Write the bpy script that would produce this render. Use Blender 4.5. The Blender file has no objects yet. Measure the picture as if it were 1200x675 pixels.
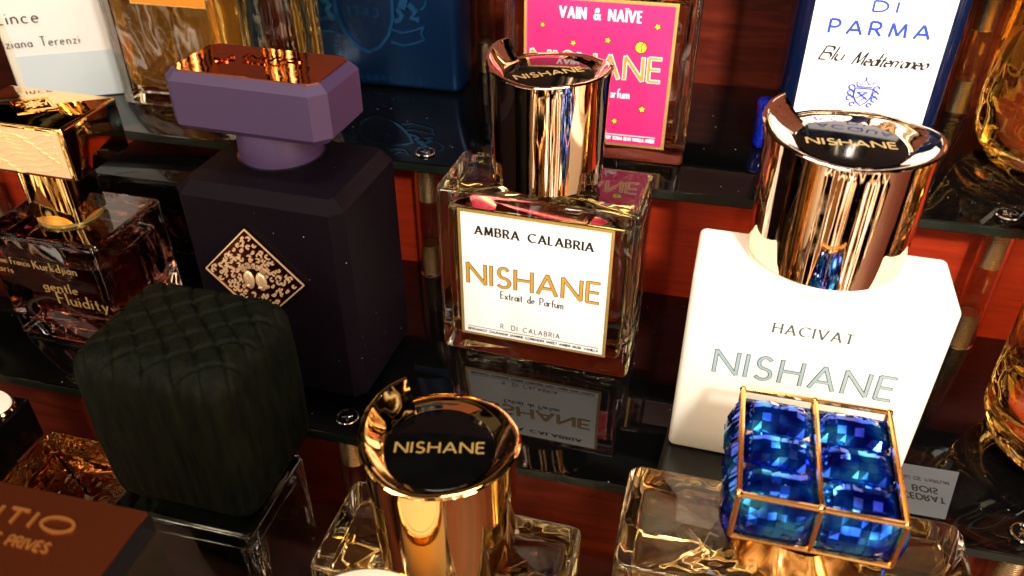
import bpy, bmesh, math, random
from mathutils import Vector, Matrix
R = math.radians
S = 0.001                      # all modelling below is in millimetres
rnd = random.Random(7)
scn = bpy.context.scene
col = scn.collection

# ------------------------------------------------------------------ materials
def mat(name, base=(.5,.5,.5), rough=.4, metal=0., trans=0., ior=1.45, spec=.5, coat=0., emis=None):
    m = bpy.data.materials.new(name); m.use_nodes = True
    b = m.node_tree.nodes['Principled BSDF']
    b.inputs['Base Color'].default_value = (*base, 1)
    b.inputs['Roughness'].default_value = rough
    b.inputs['Metallic'].default_value = metal
    b.inputs['Transmission Weight'].default_value = trans
    b.inputs['IOR'].default_value = ior
    b.inputs['Specular IOR Level'].default_value = spec
    b.inputs['Coat Weight'].default_value = coat
    if coat: b.inputs['Coat Roughness'].default_value = .05
    return m
def nodes(m): return m.node_tree.nodes, m.node_tree.links, m.node_tree.nodes['Principled BSDF']
def coords(m, scale=(1,1,1), rot=(0,0,0)):
    N, L, b = nodes(m)
    tc = N.new('ShaderNodeTexCoord'); mp = N.new('ShaderNodeMapping')
    mp.inputs['Scale'].default_value = scale; mp.inputs['Rotation'].default_value = rot
    L.new(tc.outputs['Object'], mp.inputs['Vector']); return mp.outputs['Vector']
def noise(m, vec, scale, detail=3, rough=.5, dist=0):
    N, L, b = nodes(m)
    n = N.new('ShaderNodeTexNoise'); n.inputs['Scale'].default_value = scale
    n.inputs['Detail'].default_value = detail; n.inputs['Roughness'].default_value = rough
    n.inputs['Distortion'].default_value = dist
    L.new(vec, n.inputs['Vector']); return n.outputs['Fac']
def ramp(m, fac, stops):
    N, L, b = nodes(m)
    r = N.new('ShaderNodeValToRGB'); e = r.color_ramp.elements
    e[0].position, e[0].color = stops[0][0], (*stops[0][1], 1)
    e[1].position, e[1].color = stops[-1][0], (*stops[-1][1], 1)
    for p, c in stops[1:-1]:
        x = e.new(p); x.color = (*c, 1)
    L.new(fac, r.inputs['Fac']); return r.outputs['Color']
def bump(m, fac, strength=.3, dist=.0005):
    N, L, b = nodes(m)
    u = N.new('ShaderNodeBump'); u.inputs['Strength'].default_value = strength
    u.inputs['Distance'].default_value = dist
    L.new(fac, u.inputs['Height']); L.new(u.outputs['Normal'], b.inputs['Normal'])
def g3(v): return (v, v, v)
def dusty(m, rlo, rhi, scale=900, spot=.72):
    """dust specks and smudges: roughness and a few pale grains"""
    N, L, b = nodes(m)
    v = coords(m)
    n = noise(m, v, 25, 4, .6)
    L.new(ramp(m, n, [(.35, g3(rlo)), (.75, g3(rhi))]), b.inputs['Roughness'])
    return v

M = {}
M['acrylic'] = mat('black_gloss_acrylic', (.0015,.0015,.0016), .03, spec=.5)
def _acr(m):
    N, L, b = nodes(m)
    v = dusty(m, .004, .03)
    vo = N.new('ShaderNodeTexVoronoi'); vo.inputs['Scale'].default_value = 160; L.new(v, vo.inputs['Vector'])
    L.new(ramp(m, vo.outputs['Distance'], [(.035, (.16,.15,.13)), (.055, (.0015,.0015,.0016))]), b.inputs['Base Color'])
_acr(M['acrylic'])
M['acrylic'].node_tree.nodes['Principled BSDF'].inputs['IOR'].default_value = 1.52
M['edge'] = mat('acrylic_edge', (.010,.014,.010), .12, spec=.6)
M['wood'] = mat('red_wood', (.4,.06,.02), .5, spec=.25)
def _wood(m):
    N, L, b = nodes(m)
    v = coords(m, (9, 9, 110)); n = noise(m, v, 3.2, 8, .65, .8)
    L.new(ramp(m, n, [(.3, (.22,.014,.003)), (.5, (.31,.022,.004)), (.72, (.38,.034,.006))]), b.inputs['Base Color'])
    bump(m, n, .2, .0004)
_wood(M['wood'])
M['wood_shaded'] = mat('red_wood_shaded', (.2,.03,.01), .5, spec=.2)  # red wood again, with the shade on front and back risers put into its colour
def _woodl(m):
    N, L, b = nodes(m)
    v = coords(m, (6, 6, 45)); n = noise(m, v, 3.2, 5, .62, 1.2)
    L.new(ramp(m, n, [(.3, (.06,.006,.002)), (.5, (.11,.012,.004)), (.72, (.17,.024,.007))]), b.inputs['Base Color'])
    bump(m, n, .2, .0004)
_woodl(M['wood_shaded'])
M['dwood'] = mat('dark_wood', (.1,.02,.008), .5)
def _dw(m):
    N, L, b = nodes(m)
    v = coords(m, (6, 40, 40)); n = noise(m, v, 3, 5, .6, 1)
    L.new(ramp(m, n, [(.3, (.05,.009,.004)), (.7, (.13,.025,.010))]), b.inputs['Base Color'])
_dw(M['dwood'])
def metal(name, c, r=.04, wob=.25, sc=(60,60,9), vscale=5):
    m = mat(name, c, r, 1.0)
    v = coords(m, sc); bump(m, noise(m, v, vscale, 2, .5), wob, .0006)
    N, L, b = nodes(m); v2 = coords(m)                                    # faint finger marks
    L.new(ramp(m, noise(m, v2, 130, 5, .65, .8), [(.5, g3(r*.8)), (.72, g3(r+.10))]), b.inputs['Roughness']); return m
M['rose'] = metal('rose_gold_mirror', (1.0,.72,.50), .035, .07)
M['gold'] = metal('yellow_gold_mirror', (1.0,.63,.22), .04, .04)
M['goldm'] = mat('gold_satin', (.90,.60,.18), .25, .75)
M['goldp'] = mat('gold_foil_print', (.62,.34,.05), .35, .25)
M['goldtan'] = mat('gold_ink', (.62,.42,.14), .4, .6)
M['copper'] = metal('copper_mirror', (.55,.17,.055), .05, .1, (30,30,30))
M['coppersatin'] = mat('copper_satin', (.10,.019,.004), .34, .6)
M['copperlight'] = mat('copper_letters', (.45,.17,.04), .3, .6)
M['orangegold'] = mat('orange_gold', (.92,.46,.13), .16, 1.)
M['chrome'] = mat('chrome', (.8,.76,.7), .12, 1.)
M['brass'] = mat('threaded_metal', (.62,.52,.34), .3, 1.)
def _thr(m):
    N, L, b = nodes(m)
    v = coords(m, (1,1,1)); w = N.new('ShaderNodeTexWave'); w.bands_direction = 'Z'
    w.inputs['Scale'].default_value = 380; L.new(v, w.inputs['Vector']); bump(m, w.outputs['Fac'], .8, .0006)
_thr(M['brass'])
M['glass'] = mat('clear_glass', (1,.99,.97), .0, trans=1, ior=1.5)
_v = coords(M['glass'], (1,1,1)); bump(M['glass'], noise(M['glass'], _v, 60, 2), .12, .001)
M['hollow'] = mat('tinted_hollow', (1,.82,.58), .01, trans=1, ior=1.3)
M['thin'] = mat('clear_acrylic', (1,.93,.85), .02, trans=1, ior=1.3)
def liquid(name, c, ior=1.36):
    m = mat(name, c, 0., trans=1, ior=ior)
    v = coords(m, (1,1,1)); bump(m, noise(m, v, 45, 2, .5, .6), .35, .002); return m
M['liq_pale'] = liquid('pale_yellow_perfume', (.98,.95,.68))
M['liq_amber'] = liquid('amber_perfume', (1.,.62,.14))
M['liq_yellow'] = liquid('yellow_perfume', (1.,.88,.50))
M['liq_amber'].node_tree.nodes['Principled BSDF'].inputs['Transmission Weight'].default_value = .9
M['liq_brown'] = liquid('brown_perfume', (.75,.42,.17))
M['liq_pink'] = liquid('dark_pink_perfume', (.20,.07,.05))
M['liq_dark'] = mat('near_black_perfume', (.004,.005,.003), .03)
M['liq_flask'] = mat('honey_perfume', (.97,.70,.28), 0., trans=1, ior=1.36)
M['glass_amber'] = mat('amber_glass', (.93,.50,.18), 0., trans=1, ior=1.5)
_v = coords(M['glass_amber'], (1,1,1)); bump(M['glass_amber'], noise(M['glass_amber'], _v, 110, 2, .5, 1.), .5, .002)
M['glass_honey'] = mat('honey_glass', (.99,.84,.50), .0, trans=1, ior=1.5)
_v = coords(M['glass_honey'], (1,1,1)); bump(M['glass_honey'], noise(M['glass_honey'], _v, 25, 1, .5, .2), .12, .002)
M['paper'] = mat('white_label', (.80,.80,.80), .35)
M['paperblue'] = mat('pale_blue_label', (.56,.66,.72), .45)
M['cream'] = mat('cream_white_lacquer', (.76,.73,.63), .3, coat=.3)
_v = coords(M['cream']); bump(M['cream'], noise(M['cream'], _v, 30, 2), .05, .0005)
M['pink'] = mat('hot_pink_label', (.72,.02,.15), .4)
M['orange'] = mat('orange_label', (.85,.26,.02), .4)
M['yellow'] = mat('yellow_ink', (.85,.72,.03), .5)
M['ink'] = mat('black_ink', (.008,.008,.008), .5)
M['grey'] = mat('grey_ink', (.05,.075,.085), .5)
M['greyblue'] = mat('grey_blue_ink', (.26,.36,.40), .5)
M['blueink'] = mat('blue_ink', (.01,.05,.62), .5)
M['white'] = mat('white_ink', (.82,.82,.80), .5)
M['inlay'] = mat('black_inlay', (.002,.002,.002), .07, spec=.2)
dusty(M['inlay'], .05, .14)
M['purple'] = mat('matte_purple_lacquer', (.043,.024,.076), .5)
_v = coords(M['purple']); bump(M['purple'], noise(M['purple'], _v, 700, 2), .12, .0003)
M['aubergine'] = mat('matte_aubergine_lacquer', (.0042,.0024,.0048), .55, spec=.06)
def _aub(m):
    N, L, b = nodes(m)
    v = coords(m); vo = N.new('ShaderNodeTexVoronoi'); vo.inputs['Scale'].default_value = 190; L.new(v, vo.inputs['Vector'])
    L.new(ramp(m, vo.outputs['Distance'], [(.03, (.25,.22,.2)), (.05, (.0042,.0024,.0048))]), b.inputs['Base Color'])
    bump(m, noise(m, v, 800, 2), .1, .0003)
_aub(M['aubergine'])
M['matblack'] = mat('black_lacquer', (.006,.005,.005), .25)
M['bluemetal'] = mat('dark_blue_metal', (.0008,.017,.065), .34, .5)
_v = coords(M['bluemetal']); bump(M['bluemetal'], noise(M['bluemetal'], _v, 900, 2), .1, .0003)
M['bluerelief'] = mat('blue_relief', (.008,.075,.21), .2, .7)
M['blueglass'] = mat('cobalt_glass', (.002,.006,.03), .06, spec=.5)
M['bluecorner'] = mat('cobalt_glass_foot', (.01,.05,.95), .0, trans=.85, ior=1.5)
M['gem'] = mat('blue_crystal', (.006,.05,.80), .05, .93, coat=.3)
def _gem(m):
    N, L, b = nodes(m)
    v = coords(m, (1,1,1)); n = noise(m, v, 130, 1)
    L.new(ramp(m, n, [(.35,(.0,.010,.30)), (.5,(.003,.09,.85)), (.66,(.05,.45,1.))]), b.inputs['Base Color'])
_gem(M['gem'])
M['cloth'] = mat('dark_green_black_pleated_skin', (.012,.016,.006), .6, spec=.09)
def _cl(m):
    N, L, b = nodes(m)
    v = coords(m, (1,1,.18)); n = noise(m, v, 420, 3, .6)
    L.new(ramp(m, n, [(.3,(.0005,.0008,.0003)), (.75,(.0042,.0058,.0018))]), b.inputs['Base Color']); bump(m, n, .9, .0006)
_cl(M['cloth'])
M['reliefbase'] = mat('dark_copper_ground', (.07,.014,.007), .2, .9)
M['reliefgold'] = mat('pale_gold_relief', (1.,.73,.44), .28, .55)
M['reflection'] = mat('grey_reflection', (.075,.08,.085), .6)  # for the label reflection painted on the shelf

# ------------------------------------------------------------------ mesh builder
class MB:
    def __init__(s): s.bm = bmesh.new()
    def add(s, vs, fs):
        v = [s.bm.verts.new(p) for p in vs]
        for f in fs:
            try: s.bm.faces.new([v[i] for i in f])
            except ValueError: pass
        return s
    def box(s, x0,x1,y0,y1,z0,z1, rv=0, rh=0, seg=3, top=1., chamfer=False):
        """box with vertical-edge radius rv and horizontal-edge radius rh; top scales the upper face"""
        b = bmesh.new(); cx, cy = (x0+x1)/2, (y0+y1)/2
        P = []
        for z, k in ((z0,1.),(z1,top)):
            for x, y in ((x0,y0),(x1,y0),(x1,y1),(x0,y1)): P.append(b.verts.new((cx+(x-cx)*k, cy+(y-cy)*k, z)))
        for f in ((3,2,1,0),(4,5,6,7),(0,1,5,4),(1,2,6,5),(2,3,7,6),(3,0,4,7)): b.faces.new([P[i] for i in f])
        sg = 1 if chamfer else seg
        if rv:
            es = [e for e in b.edges if abs(e.verts[0].co.z-e.verts[1].co.z) > .4*(z1-z0)]
            bmesh.ops.bevel(b, geom=es, offset=rv, segments=sg, profile=.5, affect='EDGES')
        if rh:
            es = [e for e in b.edges if abs(e.verts[0].co.z-e.verts[1].co.z) < 1e-4 and any(abs(f.normal.z) > .9 for f in e.link_faces) and any(abs(f.normal.z) < .5 for f in e.link_faces)]
            b.normal_update()
            es = [e for e in b.edges if abs(e.verts[0].co.z-e.verts[1].co.z) < 1e-4 and any(abs(f.normal.z) > .9 for f in e.link_faces) and any(abs(f.normal.z) < .5 for f in e.link_faces)]
            bmesh.ops.bevel(b, geom=es, offset=rh, segments=sg, profile=.5, affect='EDGES')
        me = bpy.data.meshes.new('tmp'); b.to_mesh(me); b.free(); s.bm.from_mesh(me); bpy.data.meshes.remove(me)
        return s
    def lathe(s, prof, n=64, c=(0,0), squash=1.):
        """prof: (r, z) list"""
        vs, fs = [], []
        for r, z in prof:
            for i in range(n):
                a = 2*math.pi*i/n; vs.append((c[0]+r*math.cos(a), c[1]+r*math.sin(a)*squash, z))
        for k in range(len(prof)-1):
            for i in range(n):
                j = (i+1) % n; fs.append((k*n+i, k*n+j, (k+1)*n+j, (k+1)*n+i))
        fs.append(tuple(range(n))[::-1]); fs.append(tuple((len(prof)-1)*n+i for i in range(n)))
        return s.add(vs, fs)
    def tube(s, pts, r, n=8):
        """closed round bar along pts"""
        pts = [Vector(p) for p in pts]; vs, fs = [], []
        for k, p in enumerate(pts):
            d = (pts[min(k+1,len(pts)-1)]-pts[max(k-1,0)]).normalized()
            a = d.cross(Vector((0,0,1)));  a = Vector((1,0,0)) if a.length < .01 else a.normalized()
            b = d.cross(a)
            for i in range(n):
                t = 2*math.pi*i/n; vs.append(p + a*r*math.cos(t) + b*r*math.sin(t))
        for k in range(len(pts)-1):
            for i in range(n):
                j = (i+1) % n; fs.append((k*n+i, k*n+j, (k+1)*n+j, (k+1)*n+i))
        fs.append(tuple(range(n))); fs.append(tuple((len(pts)-1)*n+i for i in range(n))[::-1])
        return s.add(vs, fs)
    def build(s, name, m, parent=None, smooth=40, mx=None, loc=None):
        if mx is not None: bmesh.ops.transform(s.bm, matrix=mx, verts=s.bm.verts)
        bmesh.ops.recalc_face_normals(s.bm, faces=s.bm.faces)
        bmesh.ops.scale(s.bm, vec=(S,S,S), verts=s.bm.verts)
        me = bpy.data.meshes.new(name); s.bm.to_mesh(me); s.bm.free()
        if smooth:
            me.polygons.foreach_set('use_smooth', [True]*len(me.polygons)); me.set_sharp_from_angle(angle=R(smooth))
        me.materials.append(M[m])
        o = bpy.data.objects.new(name, me); col.objects.link(o)
        if parent is not None: o.parent = parent
        if loc: o.location = Vector(loc)*S
        return o
def thing(name, label, cat, loc, rz=0, group=None):
    o = bpy.data.objects.new(name, None); col.objects.link(o); o.empty_display_size = .01
    o.location = Vector(loc)*S; o.rotation_euler = (0,0,R(rz))
    o['label'] = label; o['category'] = cat
    if group: o['group'] = group
    return o
def struct(o, kind='structure'): o['kind'] = kind; return o
def copy_tree(o, parent=None):
    c = o.copy(); col.objects.link(c)
    if parent is not None: c.parent = parent
    for ch in [x for x in bpy.data.objects if x.parent == o]: copy_tree(ch, c)
    return c

# ------------------------------------------------------------------ stroke lettering
def arc(cx, cy, rx, ry, a0, a1, n=12):
    return [(cx+rx*math.cos(R(a0+(a1-a0)*i/n)), cy+ry*math.sin(R(a0+(a1-a0)*i/n))) for i in range(n+1)]
G = {}
G['A'] = (.74, [[(0,0),(.37,1)],[(.37,1),(.74,0)],[(.13,.32),(.61,.32)]])
G['B'] = (.55, [[(0,0),(0,1)],[(0,1)]+arc(.26,.76,.23,.24,90,-90)+[(0,.52)],[(0,.52)]+arc(.28,.26,.26,.26,90,-90)+[(0,0)]])
G['C'] = (.78, [arc(.48,.5,.48,.5,48,312,20)])
G['D'] = (.74, [[(0,0),(0,1)],[(0,1)]+arc(.26,.5,.48,.5,90,-90,16)+[(0,0)]])
G['E'] = (.46, [[(0,0),(0,1)],[(0,1),(.46,1)],[(0,.52),(.42,.52)],[(0,0),(.46,0)]])
G['F'] = (.44, [[(0,0),(0,1)],[(0,1),(.44,1)],[(0,.52),(.4,.52)]])
G['G'] = (.86, [arc(.48,.5,.48,.5,45,355,20)+[(.55,.46)]])
G['H'] = (.66, [[(0,0),(0,1)],[(.66,0),(.66,1)],[(0,.53),(.66,.53)]])
G['I'] = (.0, [[(0,0),(0,1)]])
G['J'] = (.3, [[(.28,1),(.28,.2)]+arc(.1,.18,.18,.2,0,-110,6)])
G['K'] = (.58, [[(0,0),(0,1)],[(.54,1),(0,.45)],[(.14,.58),(.58,0)]])
G['L'] = (.42, [[(0,0),(0,1)],[(0,0),(.42,0)]])
G['M'] = (.86, [[(.04,0),(.12,1)],[(.12,1),(.43,.1)],[(.43,.1),(.74,1)],[(.74,1),(.82,0)]])
G['N'] = (.72, [[(0,0),(0,1)],[(0,1),(.72,0)],[(.72,0),(.72,1)]])
G['O'] = (.98, [arc(.49,.5,.49,.5,90,450,28)])
G['P'] = (.5, [[(0,0),(0,1)],[(0,1)]+arc(.25,.73,.25,.27,90,-90)+[(0,.46)]])
G['Q'] = (.98, [arc(.49,.5,.49,.5,90,450,28),[(.55,.3),(.95,-.1)]])
G['R'] = (.56, [[(0,0),(0,1)],[(0,1)]+arc(.25,.74,.25,.26,90,-90)+[(0,.48)],[(.26,.48),(.56,0)]])
G['S'] = (.5, [arc(.27,.745,.2,.255,35,270,12)+arc(.25,.25,.25,.245,90,-145,12)[1:]])
G['T'] = (.56, [[(0,1),(.56,1)],[(.28,0),(.28,1)]])
G['U'] = (.62, [[(0,1),(0,.3)]+arc(.31,.3,.31,.3,180,360)+[(.62,1)]])
G['V'] = (.72, [[(0,1),(.36,0)],[(.36,0),(.72,1)]])
G['W'] = (1.02, [[(0,1),(.26,0)],[(.26,0),(.51,1)],[(.51,1),(.76,0)],[(.76,0),(1.02,1)]])
G['X'] = (.62, [[(0,0),(.6,1)],[(0,1),(.62,0)]])
G['Y'] = (.64, [[(0,1),(.32,.48)],[(.64,1),(.32,.48)],[(.32,.48),(.32,0)]])
G['Z'] = (.58, [[(0,1),(.56,1)],[(.56,1),(0,0)],[(0,0),(.58,0)]])
G['Ï'] = (.0, [[(0,0),(0,1)],[(-.13,1.16),(-.13,1.22)],[(.13,1.16),(.13,1.22)]])
G['&'] = (.7, [[(.70,0),(.17,.70)]+arc(.32,.82,.16,.18,205,-35,10)+[(.18,.5)],[(.18,.5)]+arc(.27,.25,.26,.25,120,325,10)+[(.62,.32),(.66,.5)]])
G['.'] = (.0, [[(0,0),(0,.06)]])
G[','] = (.0, [[(0,.05),(-.04,-.12)]])
G['1'] = (.25, [[(0,.8),(.2,1)],[(.2,1),(.2,0)]])
G['7'] = (.45, [[(0,1),(.45,1)],[(.45,1),(.15,0)]])
G['4'] = (.5, [[(.38,0),(.38,1)],[(.38,1),(0,.3)],[(0,.3),(.5,.3)]])
G['3'] = (.42, [arc(.18,.76,.2,.23,140,-80,10)+arc(.18,.26,.24,.27,80,-140,10)])
G['a'] = (.42, [arc(.21,.24,.21,.24,20,380,16),[(.42,.49),(.42,0)]])
G['b'] = (.42, [[(0,0),(0,1)],arc(.21,.24,.21,.24,160,-200,16)])
G['c'] = (.38, [arc(.22,.24,.22,.24,48,312,12)])
G['d'] = (.42, [[(.42,0),(.42,1)],arc(.21,.24,.21,.24,20,380,16)])
G['e'] = (.42, [[(.01,.27),(.42,.27)]+arc(.21,.24,.21,.24,8,312,14)])
G['f'] = (.26, [arc(.3,.8,.17,.2,60,180,6)+[(.13,0)],[(0,.48),(.3,.48)]])
G['g'] = (.42, [arc(.21,.25,.2,.22,0,360,16),[(.42,.48),(.42,-.1)]+arc(.2,-.1,.22,.17,0,-150,8)])
G['h'] = (.38, [[(0,0),(0,1)],arc(.19,.29,.19,.2,180,0,8)+[(.38,0)]])
G['i'] = (.0, [[(0,0),(0,.48)],[(0,.68),(0,.74)]])
G['j'] = (.06, [[(.06,.48),(.06,-.12)]+arc(-.06,-.12,.12,.14,0,-100,5),[(.06,.68),(.06,.74)]])
G['k'] = (.38, [[(0,0),(0,1)],[(.34,.48),(0,.2)],[(.1,.28),(.38,0)]])
G['l'] = (.0, [[(0,0),(0,1)]])
G['m'] = (.64, [[(0,0),(0,.48)],arc(.16,.31,.16,.18,180,0,8)+[(.32,0)],arc(.48,.31,.16,.18,180,0,8)+[(.64,0)]])
G['n'] = (.38, [[(0,0),(0,.48)],arc(.19,.29,.19,.2,180,0,8)+[(.38,0)]])
G['o'] = (.44, [arc(.22,.24,.22,.24,90,450,18)])
G['p'] = (.42, [[(0,-.28),(0,.48)],arc(.21,.24,.21,.24,160,-200,16)])
G['r'] = (.26, [[(0,0),(0,.48)],arc(.2,.28,.2,.2,180,60,6)])
G['s'] = (.3, [arc(.16,.355,.12,.125,35,270,8)+arc(.15,.12,.15,.12,90,-145,8)[1:]])
G['t'] = (.26, [[(.13,.75),(.13,.12)]+arc(.24,.12,.11,.12,180,290,5),[(0,.48),(.28,.48)]])
G['u'] = (.38, [[(0,.48),(0,.2)]+arc(.19,.2,.19,.2,180,360,8)+[(.38,.48)],[(.38,.48),(.38,0)]])
G['v'] = (.38, [[(0,.48),(.19,0)],[(.19,0),(.38,.48)]])
G['x'] = (.38, [[(0,.48),(.38,0)],[(.38,.48),(0,0)]])
G['y'] = (.4, [[(0,.48),(.2,0)],[(.4,.48),(.1,-.28)]])
G['z'] = (.36, [[(0,.48),(.36,.48)],[(.36,.48),(0,0)],[(0,0),(.36,0)]])
def place(x0, y0, x1, text, cap, gap, space=.42):
    """lay text out so that it fills x0..x1; returns strokes in label units"""
    w = 0
    for i, ch in enumerate(text):
        w += space if ch == ' ' else G[ch][0]
        if i < len(text)-1: w += gap
    k = (x1-x0)/w; out = []; x = x0
    for ch in text:
        if ch == ' ': x += (space+gap)*k; continue
        gw, st = G[ch]
        for s_ in st: out.append([(x+px*k, y0+py*cap) for px, py in s_])
        x += (gw+gap)*k
    return out
def ribbon(mb, strokes, thick, thin, depth, nib=20, serif=0., grow=0., base=0., shear=0.):
    """strokes as raised ribbons in the XY plane, nib-pen widths"""
    ca, sa = math.cos(R(nib)), math.sin(R(nib)); idx = 0
    def wd(d): return thin+(thick-thin)*min(1, abs(d[0]*sa-d[1]*ca))+grow
    def emit(pts, wid=None):
        nonlocal idx
        pts = [(x+shear*y, y) for x, y in pts]
        n = len(pts); L_, R_ = [], []
        for i, p in enumerate(pts):
            a = pts[max(0,i-1)]; b = pts[min(n-1,i+1)]
            dx, dy = b[0]-a[0], b[1]-a[1]; l = math.hypot(dx,dy) or 1e-6; d = (dx/l, dy/l)
            w = (wid if wid else wd(d))/2; nx, ny = -d[1], d[0]; q = p
            if grow and i in (0, n-1):
                sgn = -1 if i == 0 else 1; q = (p[0]+d[0]*grow/2*sgn, p[1]+d[1]*grow/2*sgn)
            L_.append((q[0]+nx*w, q[1]+ny*w)); R_.append((q[0]-nx*w, q[1]-ny*w))
        z0 = base; z1 = base+depth+idx*.004; idx = (idx+1) % 7
        vs = [(x,y,z1) for x,y in L_]+[(x,y,z1) for x,y in R_]+[(x,y,z0) for x,y in L_]+[(x,y,z0) for x,y in R_]
        fs = []
        for i in range(n-1):
            fs += [(i, i+1, n+i+1, n+i), (i, 2*n+i, 2*n+i+1, i+1), (n+i, n+i+1, 3*n+i+1, 3*n+i)]
        fs += [(0, n, 3*n, 2*n), (n-1, 3*n-1, 4*n-1, 2*n-1)]
        mb.add(vs, fs)
    for st in strokes:
        emit(st)
        if serif:
            for p, q in ((st[0], st[1]), (st[-1], st[-2])):
                dx, dy = q[0]-p[0], q[1]-p[1]
                if abs(dy) > .75*math.hypot(dx,dy) and math.hypot(dx,dy) > 2.2*serif: emit([(p[0]-serif,p[1]),(p[0]+serif,p[1])], thin*1.1+grow)
    return mb
FRONT = Matrix(((1,0,0,0),(0,0,-1,0),(0,1,0,0),(0,0,0,1)))     # label plane XY -> XZ facing -Y
def onfront(x, y, z): return Matrix.Translation((x,y,z)) @ FRONT
def text(name, m, parent, mx, specs, depth=.06, base=0., grow=0., shear=0.):
    """specs: (x0, y0, x1, string, cap, thick, thin, gap, serif)"""
    for x0,y0,x1,s,cap,tk,tn,gap,sf in specs:
        mb = MB()
        ribbon(mb, place(x0,y0,x1,s,cap,gap), tk*cap, tn*cap, depth, serif=sf*cap, grow=grow, base=base, shear=shear)
        o = mb.build(name, m, parent, smooth=0, mx=mx)
    return o

# ------------------------------------------------------------------ the stepped display
XL, XR = -420, 330
def riser(label, z, y0, y1, sx, xs):
    t = thing('display_shelf', label, 'display shelf', (0, y0, z), 0, 'stepped black display shelves')
    MB().box(XL, XR, 0, y1-y0, -4, 0, rv=0, rh=.35, seg=2).build('shelf_board', 'acrylic', t)
    MB().box(XL, XR, -.25, 0, -3.5, -.5).build('front_edge', 'edge', t, smooth=0)
    for x in xs:
        s_ = MB().lathe([(3.9,.05),(3.9,.5),(3.3,.75),(3.0,.45),(0.01,.35)], 40).build('screw', 'inlay', t, loc=(x, sx, 0))
        rg = MB()
        n = 48; vs, fs = [], []
        for i in range(n):
            a = 2*math.pi*i/n
            for r_, z_ in ((3.3,.55),(3.9,.6),(3.7,1.0),(3.35,1.0)): vs.append((r_*math.cos(a), r_*math.sin(a), z_))
        for i in range(n):
            for k in range(4): fs.append((i*4+k, i*4+(k+1)%4, ((i+1)%n)*4+(k+1)%4, ((i+1)%n)*4+k))
        rg.add(vs, fs).build('screw_rim', 'chrome', s_)
        cr = MB()
        for a in (20, 110):
            b = MB().box(-1.9,1.9,-.42,.42,.4,.95, rv=.3, rh=.15, seg=2)
            me = bpy.data.meshes.new('t'); bmesh.ops.rotate(b.bm, cent=(0,0,0), matrix=Matrix.Rotation(R(a),3,'Z'), verts=b.bm.verts); b.bm.to_mesh(me); b.bm.free()
            cr.bm.from_mesh(me); bpy.data.meshes.remove(me)
        cr.build('screw_cross', 'chrome', s_)
        if z < 108:
            pass
        # tube and its metal plugs hang below the board
        tb = MB(); n = 40; vs, fs = [], []
        for i in range(n):
            a = 2*math.pi*i/n
            for r_, z_ in ((5.2,-54+.1),(5.2,-4.1),(4.1,-4.1),(4.1,-54+.1)): vs.append((r_*math.cos(a), r_*math.sin(a), z_))
        for i in range(n):
            for k in range(4): fs.append((i*4+k, i*4+(k+1)%4, ((i+1)%n)*4+(k+1)%4, ((i+1)%n)*4+k))
        tb.add(vs, fs).build('standoff_tube', 'thin', t, loc=(x, sx, 0))
        MB().lathe([(3.9,-54+.2),(3.9,-40.5),(3.6,-40)], 32).build('metal_plug', 'brass', t, loc=(x, sx, 0))
        MB().lathe([(3.6,-19.5),(3.9,-19),(3.9,-4.3)], 32).build('metal_plug', 'brass', t, loc=(x, sx, 0))
    return t
riser('lowest black gloss shelf, carrying the opaque white and matte purple bottles', 0, 175.3, 280, 8, (-310, -99.6, 107.5))
riser('middle black gloss shelf behind the white bottle, carrying the pink label bottle', 54, 265.3, 370, 8, (-310, -98.5, 106))
riser('topmost black gloss shelf behind the bottles, only its clear standoff tubes visible', 108, 355.3, 460, 8, (-310, -98.5, 106))
struct(MB().box(XL, XR, 188, 200, -54, -4.2).build('wood_panel_wall', 'wood_shaded', smooth=0))
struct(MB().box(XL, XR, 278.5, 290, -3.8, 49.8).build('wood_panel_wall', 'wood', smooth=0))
struct(MB().box(XL, XR, 375, 387, 50.2, 103.8).build('wood_panel_wall', 'wood_shaded', smooth=0))
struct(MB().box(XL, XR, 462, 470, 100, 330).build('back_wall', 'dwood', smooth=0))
struct(MB().box(XL, XR, 56, 188, -58, -54).build('shelf_floor', 'dwood', smooth=0))

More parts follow.
